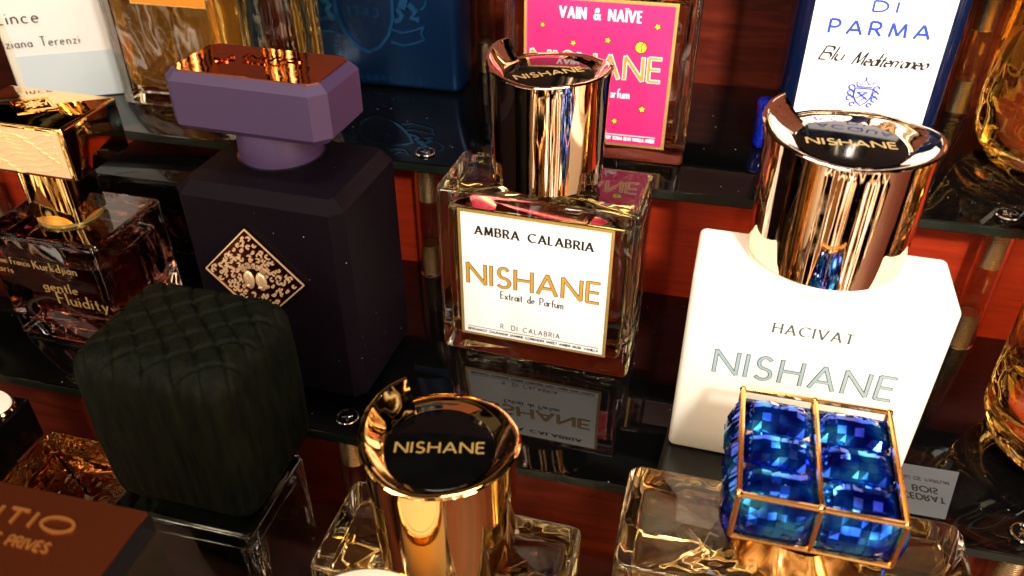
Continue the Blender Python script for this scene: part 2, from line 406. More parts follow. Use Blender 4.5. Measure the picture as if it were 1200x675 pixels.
# ------------------------------------------------------------------ scooped round caps
def scoop_cap(parent, m, z0, zi, rb, rt, ri, notch, textrot, hs=1., off=(0,0)):
    """cylinder whose rim climbs like a spiral from a notch round to a horn"""
    N = 144; mb = MB(); vs, fs = [], []
    keys = [(0,-1.0),(.1,-1.0),(.25,.6),(.40,3.6),(.53,3.2),(.66,2.3),(.80,3.3),(.90,5.2),(.96,6.2),(1,6.2)]
    def hz(t):
        for (a,ha),(b,hb) in zip(keys, keys[1:]):
            if a <= t <= b:
                u = (t-a)/(b-a); u = u*u*(3-2*u); return hs*(ha+(hb-ha)*u)
        return hs*keys[-1][1]
    rows = []
    for i in range(N+1):
        t = i/N; phi = R(notch)-2*math.pi*t; h = hz(t)
        horn = max(0, (t-.8)/.2)
        ro = rt + .14*h + .9*horn
        c, s_ = math.cos(phi), math.sin(phi); P = []
        P.append((rb*.9*c, rb*.9*s_, z0)); P.append((rb*c, rb*s_, z0)); P.append((rb*c, rb*s_, z0+.5))
        P.append(((rb*.45+rt*.55)*c, (rb*.45+rt*.55)*s_, z0+(zi-z0)*.6))
        P.append((rt*c, rt*s_, zi-1.0)); P.append(((ro*.75+rt*.25)*c, (ro*.75+rt*.25)*s_, zi+h*.6)); P.append((ro*c, ro*s_, zi+h-.25))
        P.append(((ro-.35)*c, (ro-.35)*s_, zi+h+.1)); P.append(((ro-.9)*c, (ro-.9)*s_, zi+h+.3)); P.append(((ro-1.6)*c, (ro-1.6)*s_, zi+h+.12))
        for k in range(1, 7):
            u = k/6; r_ = (ro-1.6)*(1-u)+ri*u
            z_ = zi-.35+(h+.25)*(1-u)**1.2
            P.append((r_*c+off[0]*u, r_*s_+off[1]*u, z_))
        P.append((off[0], off[1], zi-.35))
        rows.append(P)
    K = len(rows[0])
    for P in rows: vs += P
    for i in range(N):
        for k in range(K-1): fs.append((i*K+k, (i+1)*K+k, (i+1)*K+k+1, i*K+k+1))
    fs.append(tuple(range(K))); fs.append(tuple(N*K+k for k in range(K)))
    mb.add(vs, fs); bmesh.ops.remove_doubles(mb.bm, verts=[v for v in mb.bm.verts if False] or mb.bm.verts, dist=.0005)
    cap = mb.build('cap', m, parent, smooth=38)
    il = MB().lathe([(ri-.05, zi-.33),(ri-.05, zi-.02),(ri-.3, zi+.05)], 72, off).build('inlay_disc', 'inlay', cap)
    mx = Matrix.Translation((off[0], off[1], zi+.05)) @ Matrix.Rotation(R(textrot), 4, 'Z')
    w = ri*.8
    text('cap_lettering', 'goldtan' if m != 'gold' else 'goldm', cap, mx, [(-w,-1.75*ri/13.5,w,'NISHANE',3.4*ri/13.5,.17,.15,.26,0)])
    return cap

def label_card(parent, x0, x1, z0, z1, y, m='paper', frame='goldm', fw=1.1):
    """framed label plate stuck on the front"""
    f = MB().box(x0-fw, x1+fw, y-.35, y, z0-fw, z1+fw, rh=0).build('label_frame', frame, parent, smooth=0)
    l = MB().box(x0, x1, y-.5, y-.3, z0, z1).build('label', m, parent, smooth=0)
    return l

def square_glass(parent, w, d, h, liq, wall=3.6, base=7, rv=2.2, top_in=.52, liqtop=None, y0=None, glass='glass'):
    """solid glass block with a liquid filled chamber that narrows to the neck"""
    MB().box(-w/2, w/2, -d/2, d/2, 0, h, rv=rv, rh=1.3, seg=4).build('glass_body', glass, parent, smooth=50)
    lt = liqtop or h-7
    b = MB(); b.box(-w/2+wall, w/2-wall, -d/2+wall*.8, d/2-wall*.8, base, lt, rv=2.5, rh=1.6, seg=4)
    b.build('perfume', liq, parent, smooth=50)
    b = MB(); n = 32
    # hollow shoulder rising to the neck: a pale pyramid seen through the glass
    b.box(-w/2+wall+1, w/2-wall-1, -d/2+wall, d/2-wall, lt+.4, h-.8, rv=2, rh=.0, seg=3, top=top_in)
    b.build('shoulder_hollow', 'hollow', parent, smooth=50)

# ---------------- Ambra Calabria bottle
t = thing('perfume_bottle', 'clear square perfume bottle with gold framed white label and rose gold cap', 'perfume bottle', (-45, 240.2, .05), -2.9)
square_glass(t, 68, 30, 66, 'liq_pale')
lb = label_card(t, -25, 25, 9.7, 58.9, -15.05)
mx = onfront(-25, -15.56, 9.7)
text('lettering', 'ink', lb, mx, [(5,41.6,44.5,'AMBRA CALABRIA',3.1,.25,.09,.34,.15),(13.6,16.9,35.6,'Extrait de Parfum',3.0,.13,.06,.22,.07),
    (13.5,3.8,34.8,'R. DI CALABRIA',2.0,.12,.12,.42,0),(1.4,.9,48.6,'BERGAMOT GALBANUM JASMINE CORIENDER SWEET AMBER MUSK VANILLA',.95,.22,.18,.22,0),
    ])
MB().box(1.2, 48.6, 2.55, 2.75, 0, .05).build('rule_line', 'ink', lb, mx=mx, smooth=0)
text('brand_lettering_outline', 'ink', lb, mx, [(1.9,21.6,47.6,'NISHANE',8.0,.125,.09,.24,0)], .05, grow=.42)
text('brand_lettering', 'goldp', lb, mx, [(1.9,21.6,47.6,'NISHANE',8.0,.125,.09,.24,0)], .05, base=.09)
MB().lathe([(8.5,65.6),(8.5,69),(11,70.2)], 48).build('collar', 'goldm', t)
scoop_cap(t, 'rose', 70, 103, 18.2, 19.0, 13.6, 146, 35, hs=.88, off=(0,-.9))

# ---------------- Hacivat bottle (opaque white)
t = thing('perfume_bottle', 'opaque white square perfume bottle with grey lettering and large rose gold cap', 'perfume bottle', (40, 207.8, .05), -1.9)
b = MB().box(-34.5, 34.5, -13.6, 13.6, 0, 66.2, rv=2.2, rh=1.6, seg=5).build('body', 'cream', t, smooth=50)
mx = onfront(-34.1, -13.68, 0)
text('lettering', 'grey', b, mx, [(23.5,51.2,44.5,'HACIVAT',3.2,.17,.07,.36,.13)])
text('brand_lettering_outline', 'grey', b, mx, [(9.6,33.6,58.5,'NISHANE',8.2,.10,.09,.3,0)], .03, grow=.42)
text('brand_lettering', 'greyblue', b, mx, [(9.6,33.6,58.5,'NISHANE',8.2,.10,.09,.3,0)], .03, base=.07)
MB().lathe([(21,65.9),(21,67.3),(20,68.4)], 64, (0,6)).build('collar', 'cream', t)
e = bpy.data.objects.new('cap_seat', None); col.objects.link(e); bpy.data.objects.remove(e)
cp = scoop_cap(t, 'rose', 68.6, 101.5, 21.0, 22.0, 14.0, 142, 6, hs=.9, off=(0,-1))
cp.location = Vector((0, 6, 0))*S

# ---------------- centre front bottle (gold)
t = thing('perfume_bottle', 'clear square perfume bottle with yellow gold scooped cap below the gold framed white label', 'perfume bottle', (-49, 133.4, -53.95), -1.5)
square_glass(t, 67, 31, 65.5, 'liq_yellow', base=8)
MB().lathe([(8.5,65.2),(8.5,69),(11,70.2)], 48).build('collar', 'goldm', t)
scoop_cap(t, 'gold', 70, 103.4, 17.8, 18.9, 13.3, 134, 14, off=(0,-.8))

# ---------------- pink label bottle
t = thing('perfume_bottle', 'clear perfume bottle with hot pink label dotted with yellow stars', 'perfume bottle', (-36.5, 299.6, 54.05), 0)
square_glass(t, 68, 30, 66, 'liq_brown')
MB().lathe([(8.5,65.6),(8.5,69),(11,70.2)], 48).build('collar', 'goldm', t)
scoop_cap(t, 'rose', 70, 103, 18.2, 19.0, 13.6, 140, 0)
lb = label_card(t, -25.2, 25.4, 7.2, 58, -15.05, 'pink')
mx = onfront(-25.2, -15.56, 7.2)
text('lettering', 'white', lb, mx, [(11.6,44.9,39.6,'VAIN & NAÏVE',3.6,.23,.10,.38,.10),(24,17.6,37.5,'de Parfum',3.2,.17,.10,.22,.05),
   (18,1.3,48,'SWEET ORANGE RASPBERRY TONKA BEAN VANILLA AMBER',1.3,.24,.2,.22,0)])
MB().box(18, 48.2, 3.2, 3.5, 0, .06).build('rule_line', 'white', lb, mx=mx, smooth=0)
text('brand_lettering_outline', 'white', lb, mx, [(1.9,24.6,47.6,'NISHANE',8.2,.125,.09,.24,0)], .05, grow=.55)
text('brand_lettering', 'goldp', lb, mx, [(1.9,24.6,47.6,'NISHANE',8.2,.125,.09,.24,0)], .05, base=.09)
def star(mb, cx, cy, r, z0, z1, rot=0, n=5):
    P = [(cx+(r if k%2==0 else r*.5)*math.cos(R(rot+90+180*k/n)), cy+(r if k%2==0 else r*.5)*math.sin(R(rot+90+180*k/n))) for k in range(2*n)]
    vs = [(x,y,z1) for x,y in P]+[(cx,cy,z1)]+[(x,y,z0) for x,y in P]; m_ = 2*n
    mb.add(vs, [(k,(k+1)%m_,m_) for k in range(m_)]+[(k,m_+1+k,m_+1+(k+1)%m_,(k+1)%m_) for k in range(m_)])
for cx, cy, r in ((5.6,41.8,.85),(16.6,36.2,1.0),(28.6,38,1.1),(45.2,43.9,1.1),(42.5,14,1.25),(33,8.6,1.1),(8,12,1.1),(20,8,1.)):
    so, si = MB(), MB(); star(so, cx, cy, r*1.45, 0, .05, cx*7); star(si, cx, cy, r, 0, .1, cx*7)
    so.build('star_outline', 'ink', lb, mx=mx, smooth=0); si.build('star', 'yellow', lb, mx=mx, smooth=0)
mo = MB().lathe([(2.15,0),(2.15,.05)], 40, (40.2,36.4)).build('moon_outline', 'ink', lb, mx=mx, smooth=0)
mo = MB().lathe([(1.85,0),(1.85,.1)], 40, (40.2,36.4)).build('moon', 'yellow', lb, mx=mx, smooth=0)
ml = MB(); ribbon(ml, [[(40.6,34.7),(40.2,36.4),(40.9,38.1)]], .3, .3, .14); ml.build('moon_line', 'ink', mo, mx=mx, smooth=0)

# ---------------- purple bottle
t = thing('perfume_bottle', 'matte purple perfume bottle with copper topped block cap and gold diamond plate', 'perfume bottle', (-122.7, 212.5, .05), -3)
MB().box(-28, 28, -21.5, 21.5, 0, 77.2, rv=3.6, rh=3.6, chamfer=True).build('body', 'aubergine', t, smooth=20)
nk = MB().lathe([(13.2,77.1),(13.2,80),(13.0,86),(12.5,89)], 64, (-5,6.5)).build('neck', 'purple', t)
MB().lathe([(13.9,77.05),(13.9,77.5),(13.3,77.6)], 64, (-5,6.5)).build('neck_ring', 'matblack', t)
cp = MB().box(-33.2, 20.3, -9, 20.2, 88, 106.3, rv=4.2, rh=2.3, chamfer=True).build('cap', 'purple', t, smooth=20)
MB().box(-30.2, 17.3, -6, 17.2, 106.2, 106.7, rv=2.6, chamfer=True).build('top_plate', 'copper', cp, smooth=0)
def initio(mx, par, m='copper', l2='PARFUMS PRIVES'):
    text('embossed_lettering', m, par, mx, [(0,2.6,19,'INITIO',3.0,.2,.16,.28,.05),(2.5,-1.4,16.5,l2,1.7,.2,.16,.26,0)], .35)
initio(Matrix.Translation((-14,5.6,106.7)), cp)
mb = MB(); ribbon(mb, [[(-22,5),(-15,5)],[(-18.4,1.5),(-18.4,9)],[(-20.4,3),(-16.4,7.4)],[(-20.4,7.4),(-16.4,3)]], .8, .6, .35, base=106.7); mb.build('embossed_cross', 'copper', cp, smooth=0)
# diamond plate
mx = onfront(-4, -21.55, 47.9)
def diamond(mb, r, z0, z1):
    P = [(r,0),(0,r),(-r,0),(0,-r)]
    mb.add([(x,y,z0) for x,y in P]+[(x,y,z1) for x,y in P], [(0,1,2,3),(4,5,6,7)]+[(k,(k+1)%4,4+(k+1)%4,4+k) for k in range(4)])
    return mb
pl = diamond(MB(), 17.6, 0, .7).build('ornate_plate', 'reliefbase', t, mx=mx, smooth=0)
mb = MB(); r_ = 17.2
ribbon(mb, [[(r_,0),(0,r_)],[(0,r_),(-r_,0)],[(-r_,0),(0,-r_)],[(0,-r_),(r_,0)]], .45, .45, .35, base=.7); mb.build('plate_border', 'reliefgold', pl, mx=mx, smooth=0)
mb = MB()
rr = random.Random(11); cells = []
for k in range(900):
    x, y = rr.uniform(-16,16), rr.uniform(-16,16)
    if abs(x)+abs(y) > 15.2: continue
    if abs(x) < 4.2 and -6.5 < y < 3.8: continue
    if any((x-a)**2+(y-b)**2 < 1.4**2 for a, b in cells): continue
    cells.append((x,y))
for x, y in cells:
    a0 = rr.uniform(0,360); r0 = rr.uniform(.55,1.1); sg = rr.choice((-1,1)); pts = []
    for i in range(9):
        u = i/8; a = R(a0+sg*u*rr.uniform(240,290)); q = r0*(1-.55*u); pts.append((x+q*math.cos(a), y+q*math.sin(a)))
    ribbon(mb, [pts], .62, .26, rr.uniform(.3,.6), nib=rr.uniform(0,90), base=.7)
for k in range(26):       # hair locks above the two faces
    a = rr.uniform(15,165); x0, y0 = 3.6*math.cos(R(a)), .2+3.0*math.sin(R(a))
    pts = [(x0*(1+.1*i)+.35*math.sin(i*1.7+k), y0+i*.42) for i in range(5)]
    ribbon(mb, [pts], .55, .3, .5, base=.7)
mb.build('scrollwork', 'reliefgold', pl, mx=mx, smooth=0)
mb = MB()
for cx, sx_ in ((-2.1,1),(2.2,-1)):
    vs, fs = [], []; n, K = 20, 6
    for k in range(K):
        u = k/(K-1)*.5*math.pi
        for i in range(n):
            a = 2*math.pi*i/n; w = 1.95*(1-.22*max(0,-math.sin(a)))
            vs.append((cx+w*math.cos(a)*math.cos(u)*.98, -1.6+3.5*math.sin(a)*math.cos(u), .7+1.3*math.sin(u)))
    for k in range(K-1):
        for i in range(n): fs.append((k*n+i, k*n+(i+1)%n, (k+1)*n+(i+1)%n, (k+1)*n+i))
    mb.add(vs, fs)
    ribbon(mb, [[(cx+.1*sx_,-.4),(cx+.25*sx_,-1.6),(cx,-2.2)],[(cx-.7,-3.2),(cx+.5,-3.2)]], .35, .3, 1.2, base=1.)
mb.build('portrait_relief', 'reliefgold', pl, mx=mx)

# ---------------- copper topped black bottle in the near corner
t = thing('perfume_bottle', 'black perfume bottle with copper topped block cap in the near lower corner', 'perfume bottle', (-130, 82, -53.95), 0)
MB().box(-27, 22, -20, 12, 0, 77, rv=3.5, rh=3.5, chamfer=True).build('body', 'matblack', t, smooth=20)
MB().lathe([(12.5,77),(12.3,88)], 48, (0,0)).build('neck', 'matblack', t)
cp = MB().box(-27, 29, -18, 16.8, 87.5, 105.6, rv=3.8, rh=2.2, chamfer=True).build('cap', 'matblack', t, smooth=20)
MB().box(-25.5, 26, -15, 15.6, 105.4, 105.95, rv=.3, chamfer=True).build('top_plate', 'coppersatin', cp, smooth=0)
text('embossed_lettering', 'copperlight', cp, Matrix.Translation((0,0,105.95)), [(-15,6.2,13.2,'INITIO',3.6,.2,.17,.28,0),(-14,1.2,11.6,'PARFUMS PRIVES',2.2,.22,.18,.26,0)], .5)

# ---------------- glass bottle with crystal cap
t = thing('perfume_bottle', 'wide clear perfume bottle with gold framed blue crystal cap in front of the white bottle', 'perfume bottle', (40, 155.4, -53.95), -1)
square_glass(t, 91, 37, 65, 'liq_yellow', wall=5, base=9, rv=4, top_in=.6)
fl = MB(); n = 96; vs, fs = [], []
prof = [(15.5,65.1,0),(16.8,66.5,1),(16.2,69.5,1),(13.5,73.5,.7),(12.5,76.5,.3)]
for r0, z_, w_ in prof:
    for i in range(n):
        a = 2*math.pi*i/n; r_ = r0+w_*.7*math.sin(9*a+z_*.35)
        vs.append((r_*math.cos(a), r_*math.sin(a), z_))
for k in range(len(prof)-1):
    for i in range(n): fs.append((k*n+i, k*n+(i+1)%n, (k+1)*n+(i+1)%n, (k+1)*n+i))
fs.append(tuple(range(n))); fs.append(tuple(4*n+i for i in range(n)))
fl.add(vs, fs).build('fluted_collar', 'orangegold', t)
cp = bpy.data.objects.new('crystal_cap', None)
W2, y0, y1, zb, zt = 18.3, -17.6, 19.4, 85, 99.5
cap = MB().box(-W2+.6, W2-.6, y0+.6, y1-.6, 84.5, 97).build('crystal_cap', 'blueglass', t, smooth=0)
fr = MB(); q = .72
def bar(a, b, r=q): fr.tube([a, b], r, 8)
for x in (-W2, .0, W2): bar((x,y0,zt),(x,y1,zt))
for y in (y0, y1): bar((-W2,y,zt),(W2,y,zt))
for x in (-W2, .0, W2): bar((x,y0,zt),(x,y0,zb)); bar((x,y1,zt),(x,y1,zb))
for z_ in (zb,): bar((-W2,y0,z_),(W2,y0,z_)); bar((-W2,y1,z_),(W2,y1,z_)); bar((-W2,y0,z_),(-W2,y1,z_)); bar((W2,y0,z_),(W2,y1,z_))
for x in (-W2, 0, W2):
    for y in (y0, y1):
        b = MB().lathe([(.1,-1.0),(.8,-.7),(1.05,0),(.8,.7),(.1,1.0)], 12); me = bpy.data.meshes.new('t')
        bmesh.ops.translate(b.bm, vec=(x,y,zt), verts=b.bm.verts); b.bm.to_mesh(me); b.bm.free(); fr.bm.from_mesh(me); bpy.data.meshes.remove(me)
fr.build('gold_frame', 'orangegold', cap)
def gem(u0,u1,v0,v1,h,mx,seed):
    """a long cushion of small tilted facets"""
    r_ = random.Random(seed); nu, nv = 8, 6; mb = MB(); vs, fs = [], []
    for j in range(nv):                                   # every facet is its own flat quad, slightly tilted
        for i in range(nu):
            t1, t2, qd = r_.uniform(-.2,.2), r_.uniform(-.14,.14), []
            for di, dj in ((0,0),(1,0),(1,1),(0,1)):
                a, b_ = (i+di)/nu, (j+dj)/nv
                edge = min(1, 5*min(a,1-a)); hh = h*math.sin(math.pi*b_)**.62*edge**.5 if 0 < b_ < 1 else 0
                if hh > .2: hh += t1*(di-.5)*2+t2*(dj-.5)*2
                qd.append(len(vs)); vs.append((u0+(u1-u0)*a, v0+(v1-v0)*b_, hh))
            fs.append(tuple(qd))
    mb.add(vs, fs); mb.build('crystal', 'gem', cap, smooth=0, mx=mx)
sd = 3
for cxa, cxb in ((-W2+.7,-.7),(.7,W2-.7)):
    for k in range(3):
        v0 = y0+.8+k*(y1-y0-1.6)/3; sd += 1
        gem(cxa, cxb, v0, v0+(y1-y0-1.6)/3-.5, 3.8, Matrix.Translation((0,0,zt-2.6)), sd)
    sd += 1
    gem(cxa, cxb, zb+.8, zt-1, 2.2, onfront(0, y0+.7, 0), sd)
for sgn in (-1, 1):
    for k in range(3):
        v0 = y0+.8+k*(y1-y0-1.6)/3; sd += 1
        mxs = Matrix.Translation((sgn*(W2-.6), 0, 0)) @ Matrix(((0,0,sgn,0),(1,0,0,0),(0,1,0,0),(0,0,0,1)))
        gem(v0, v0+(y1-y0-1.6)/3-.2, 80, zt-1, 3.8, mxs, sd)

# ---------------- pleated dark cube cap bottle
t = thing('perfume_bottle', 'perfume bottle with large dark green pleated cube cap beside the purple bottle', 'perfume bottle', (-128, 146.5, -53.95), -1.5)
MB().box(-24, 22, -17, 17, 0, 56, rv=2, rh=1.2, seg=4).build('glass_body', 'glass', t, smooth=50)
MB().box(-20.5, 18.5, -13.5, 13.5, 5, 49, rv=2, rh=1.2, seg=3).build('perfume', 'liq_dark', t, smooth=50)
MB().lathe([(10,56.1),(10,62)], 48).build('collar', 'inlay', t)
n = 84; b = bmesh.new(); bmesh.ops.create_cube(b, size=2); bmesh.ops.subdivide_edges(b, edges=b.edges, cuts=n, use_grid_fill=True)
hx, hy, z0, z1, rad = 22.9, 19.6, 60.5, 114, 7
for v in b.verts:
    p = Vector((v.co.x*hx, v.co.y*hy, (v.co.z+1)/2*(z1-z0)+z0))
    zc = (z0+z1)/2; inner = Vector((max(-hx+rad,min(hx-rad,p.x)), max(-hy+rad,min(hy-rad,p.y)), max(z0+rad,min(z1-rad,p.z))))
    d = p-inner
    if d.length > 1e-6: nrm = d.normalized(); q_ = inner+nrm*rad if d.length > rad or True else p
    else: nrm, q_ = Vector((0,0,1)), p
    flat = sum(1 for c_ in (abs(d.x),abs(d.y),abs(d.z)) if c_ > 1e-5)
    x, y, z = q_
    topw = max(0, min(1, (z-(z1-rad*1.1))/(rad*.8)))
    f1 = math.sin((x*.9+y*.8)*.42+.6*math.sin(y*.17)); f2 = math.sin((x*.75-y)*.33+.6+.5*math.sin(x*.12))
    dep = topw*(.55-.85*math.exp(-(f1/.22)**2)-.85*math.exp(-(f2/.2)**2))
    side = 1-topw; dep += side*(.09*math.sin(x*1.7+.6*math.sin(z*.15))+.09*math.sin(y*1.6+.6*math.sin(z*.12)))
    bul = .035*(1-((z-zc)/(z1-zc))**2)*side
    v.co = q_+nrm*dep+Vector((x*bul+1.9, y*bul+3.4, 0))
me = MB(); tmp = bpy.data.meshes.new('t'); b.to_mesh(tmp); b.free(); me.bm.from_mesh(tmp); bpy.data.meshes.remove(tmp)
me.build('cap', 'cloth', t, smooth=60)

# ---------------- gold cube cap bottle
t = thing('perfume_bottle', 'dark pink glass perfume bottle with gold lettering and embossed gold block cap', 'perfume bottle', (-212.5, 215, .05), -2)
MB().box(-24, 24, -18.5, 18.5, 0, 45.5, rv=2.6, rh=2.2, seg=5).build('glass_body', 'glass', t, smooth=50)
MB().box(-20, 20, -14.5, 14.5, 6, 36, rv=3, rh=2, seg=4).build('perfume', 'liq_pink', t, smooth=50)
mx = onfront(-23.5, -18.62, 0)
lt = text('lettering', 'goldtan', t, mx, [(-.5,33.4,17,'Maison Francis',2.6,.13,.05,.26,.07),(18.6,33.0,36,'Kurkdjian',3.2,.15,.06,.26,.08),(0,29.4,8.5,'Paris',2.6,.13,.05,.26,.07),
    (19.6,24.4,33.6,'gentle',3.8,.16,.06,.24,.08),(24,19.0,44.5,'Fluidity',4.8,.16,.06,.26,.08)])
MB().lathe([(11,45.6),(11,47)], 48).build('neck_ring', 'goldm', t)
nk = MB()
nk.box(-10, 10, -8, 8, 47, 68, rv=2, seg=3); nk.build('neck', 'gold', t)
cp = MB().box(-22, 21, -13.4, 14, 67.5, 86, rv=1.0, rh=1.0, seg=3).build('cap', 'gold', t)
mb = MB(); rr = random.Random(4)
for k in range(9):
    y_ = 70.5+k*1.55; pts = [(-19+i*1.9, y_+1.1*math.sin(i*.42+k*.7)+.5*math.sin(i*1.1+k)) for i in range(20)]
    ribbon(mb, [pts], .7, .3, .35)
mb.build('wavy_relief', 'reliefgold', cp, mx=onfront(0,-13.75,0), smooth=0)
MB().box(-20.5, 19.5, -13.75, -13.3, 69, 84.6, rh=0).build('front_plaque', 'reliefgold', cp, smooth=0)
mb = MB(); c0 = (-.5,.3)
for r_ in (9.5, 8.2): ribbon(mb, [[(c0[0]+r_*a, c0[1]+.72*r_*b_) for a, b_ in ((1,0),(0,1),(-1,0),(0,-1),(1,0))]], .7, .7, .5)
ribbon(mb, [[(-4.5,.3),(3.5,.3)],[(-.5,-3.2),(-.5,3.8)],[(-3.2,-2),(-.5,.3),(2.2,2.6)],[(-3.2,2.6),(2.2,-2)], arc(-.5,.3,2.4,2,0,360)], .8, .6, .55)
mb.build('embossed_emblem', 'gold', cp, mx=Matrix.Translation((0,0,86.0)), smooth=0)

# ---------------- plain black box behind the gold cube cap bottle
t = thing('gift_box', 'plain black gloss box standing between the gold block cap and the purple bottle', 'box', (-190, 261, .05), 0)
MB().box(-37, 37, -15.5, 15.5, 0, 30, rh=.3, seg=2).build('box_base', 'inlay', t)
MB().box(-37.5, 37.5, -16, 16, 30.2, 45, rh=.4, seg=2).build('lid', 'inlay', t)

# ---------------- white label bottle at the back
t = thing('perfume_bottle', 'perfume bottle with white and pale blue label behind the gold block cap', 'perfume bottle', (-263, 301, 54.05), 27.7)
MB().box(-27, 22.5, -9.5, 22, 0, 75, rv=3, rh=1.5, seg=3).build('glass_body', 'cream', t, smooth=50)
lb = MB().box(-23, 22.3, -10.0, -9.6, .4, 66).build('label', 'paper', t, smooth=0)
MB().box(-23, 22.2, -10.15, -10.05, .45, 20).build('label_band', 'paperblue', lb, smooth=0)
mx = onfront(-23, -10.2, 0)
text('lettering', 'ink', lb, mx, [(-2.6,33.4,13.2,'Lince',5.4,.11,.07,.30,0),(-8+2,23.6,26.0,'Tiziana Terenzi',3.9,.10,.06,.30,0)])
MB().lathe([(14,75.1),(14,110)], 48, (-2,6)).build('cap', 'gold', t)

# ---------------- amber bottles at the back
t = thing('perfume_bottle', 'amber perfume bottle with orange label between the white label and purple cap', 'perfume bottle', (-212.5, 305, 54.05), 0)
MB().box(-27.5, 27.5, -15.5, 15.5, 0, 74, rv=4, rh=1.8, seg=4).build('glass_body', 'glass', t, smooth=50)
MB().box(-23, 23, -11.5, 11.5, 7, 66, rv=4, rh=5, seg=4).build('perfume', 'liq_amber', t, smooth=50)
lb = MB().box(-10, 22, -16.0, -15.6, 44, 70).build('label', 'orange', t, smooth=0)
MB().box(-10.6, 22.6, -15.8, -15.52, 43.4, 70.6).build('label_frame', 'goldm', lb, smooth=0)
MB().lathe([(11,74.1),(11,100)], 48).build('cap', 'gold', t)
t = thing('perfume_bottle', 'pale yellow faceted perfume bottle beside the dark blue crest bottle', 'perfume bottle', (-167, 303, 54.05), 0)
b = MB(); vs, fs = [], []; nf = 10
for k, (r_, z_) in enumerate([(13.5,0),(15,2),(15,66),(10,73)]):
    for i in range(nf):
        a = 2*math.pi*(i+.5)/nf; vs.append((r_*math.cos(a)*1.08, r_*math.sin(a)*.95, z_))
for k in range(3):
    for i in range(nf): fs.append((k*nf+i, k*nf+(i+1)%nf, (k+1)*nf+(i+1)%nf, (k+1)*nf+i))
fs.append(tuple(range(nf))); fs.append(tuple(3*nf+i for i in range(nf)))
b.add(vs, fs).build('glass_body', 'glass', t, smooth=0)
MB().lathe([(11,8),(11.5,10),(11.5,60),(7,66)], 24).build('perfume', 'liq_yellow', t)
MB().lathe([(9,73.1),(9,95)], 48).build('cap', 'gold', t)

# ---------------- blue crest bottle
t = thing('perfume_bottle', 'dark blue perfume bottle with raised shield crest dated 1743', 'perfume bottle', (-138, 343, 54.05), 0)
bd = MB().box(-38, 36.5, -11, 11, 0, 84, rv=4, rh=2.5, seg=4).build('body', 'bluemetal', t, smooth=50)
mx = onfront(0, -11.05, 0)
mb = MB(); c = -4.6
sh = [(c-13,36),(c-12.6,28),(c-10,21),(c-5.5,15.5),(c,13),(c+5.5,15.5),(c+10,21),(c+12.6,28),(c+13,36),(c+9,39),(c,41),(c-9,39),(c-13,36)]
ribbon(mb, [sh], 1.5, 1.3, .9)
ribbon(mb, [[(c-11,y_+.0),(c-17,y_+1.2),(c-23,y_-.2),(c-29,y_+1.5)] for y_ in (25.5,20)], .9, .8, .8)
ribbon(mb, [[(c+11,y_+.0),(c+16,y_-1.4),(c+21,y_-.2),(c+26,y_+1.8)] for y_ in (24,18.5)], .9, .8, .8)
ribbon(mb, [[(c-29,27),(c-27.5,24),(c-29,21.5)],[(c+26,25.8),(c+24.8,23),(c+26,20.3)]], .8, .8, .8)
for s_ in (-1, 1):         # lion legs, body, mane and tail either side
    ribbon(mb, [[(c+s_*15,33),(c+s_*17,30),(c+s_*15.5,28),(c+s_*13.4,27.4)],[(c+s_*20,35),(c+s_*23,32),(c+s_*21,29.5),(c+s_*24.5,28.6)]], 2.2, 2.0, 1.1)
    ribbon(mb, [[(c+s_*17,48),(c+s_*19.5,42),(c+s_*18,36),(c+s_*17,33)],[(c+s_*15,42),(c+s_*18.5,41)],[(c+s_*15,46),(c+s_*18,45)]], 3.6, 3.2, 1.3)
    ribbon(mb, [arc(c+s_*25,38,3,5,-90 if s_>0 else 270, 90 if s_>0 else 90, 8)], .9, .8, .8)
    ribbon(mb, [arc(c+s_*16.5,50,2.2,2.4,0,350,10)], 1.4, 1.2, 1.3)
ribbon(mb, [[(c-7,46),(c-8,52),(c-4,49),(c,54),(c+4,49),(c+8,52),(c+7,46),(c-7,46)]], 1., .9, .9)
mb.build('crest_relief', 'bluerelief', bd, mx=Matrix.Translation((0,0,2.8)) @ mx, smooth=0)
text('crest_lettering', 'bluerelief', bd, mx, [(c-8,31.2,c+6,'1743',3.6,.17,.14,.3,0),(-10,3.2,19,'VERSAILLES',2.0,.14,.1,.42,0)], .5)
cp = MB().lathe([(17,84.1),(17,112)], 48).build('cap', 'bluemetal', t)

# ---------------- blue bottle with white label
t = thing('perfume_bottle', 'dark blue perfume bottle with blue lettering and small coat of arms on white label', 'perfume bottle', (56.5, 318.5, 54.05), 0)
MB().box(-27.5, 28.5, -15, 15, 0, 88, rv=7, rh=3, seg=6).build('glass_body', 'blueglass', t, smooth=50)
MB().box(-34.0, -26.6, -13.5, 6, 0.02, 15, rv=3, rh=2.5, seg=4).build('glass_foot', 'bluecorner', t, smooth=50)
lb = MB().box(-22, 22.6, -15.35, -15.0, 6, 72, rh=0).build('label', 'paper', t, smooth=0)
mx = onfront(-22, -15.42, 6)
text('lettering', 'blueink', lb, mx, [(4.3,56.5,40.5,'ACQUA',5.0,.18,.16,.34,0),(18.8,49.6,26.4,'DI',3.5,.2,.18,.5,0),(6.2,41.4,38.6,'PARMA',4.7,.19,.17,.4,0)])
mb = MB(); ribbon(mb, place(4,32.0,11.5,'Blu',4.8,.14)+place(15.5,31.0,40,'Mediterraneo',4.6,.13), .72, .14, .06, nib=40, base=0)
bmesh.ops.transform(mb.bm, matrix=Matrix(((1,.42,0,-12.6),(0,1,0,0),(0,0,1,0),(0,0,0,1))), verts=mb.bm.verts)
mb.build('script_lettering', 'ink', lb, mx=mx, smooth=0)
mb = MB(); cx, cy = 22.3, 20.2
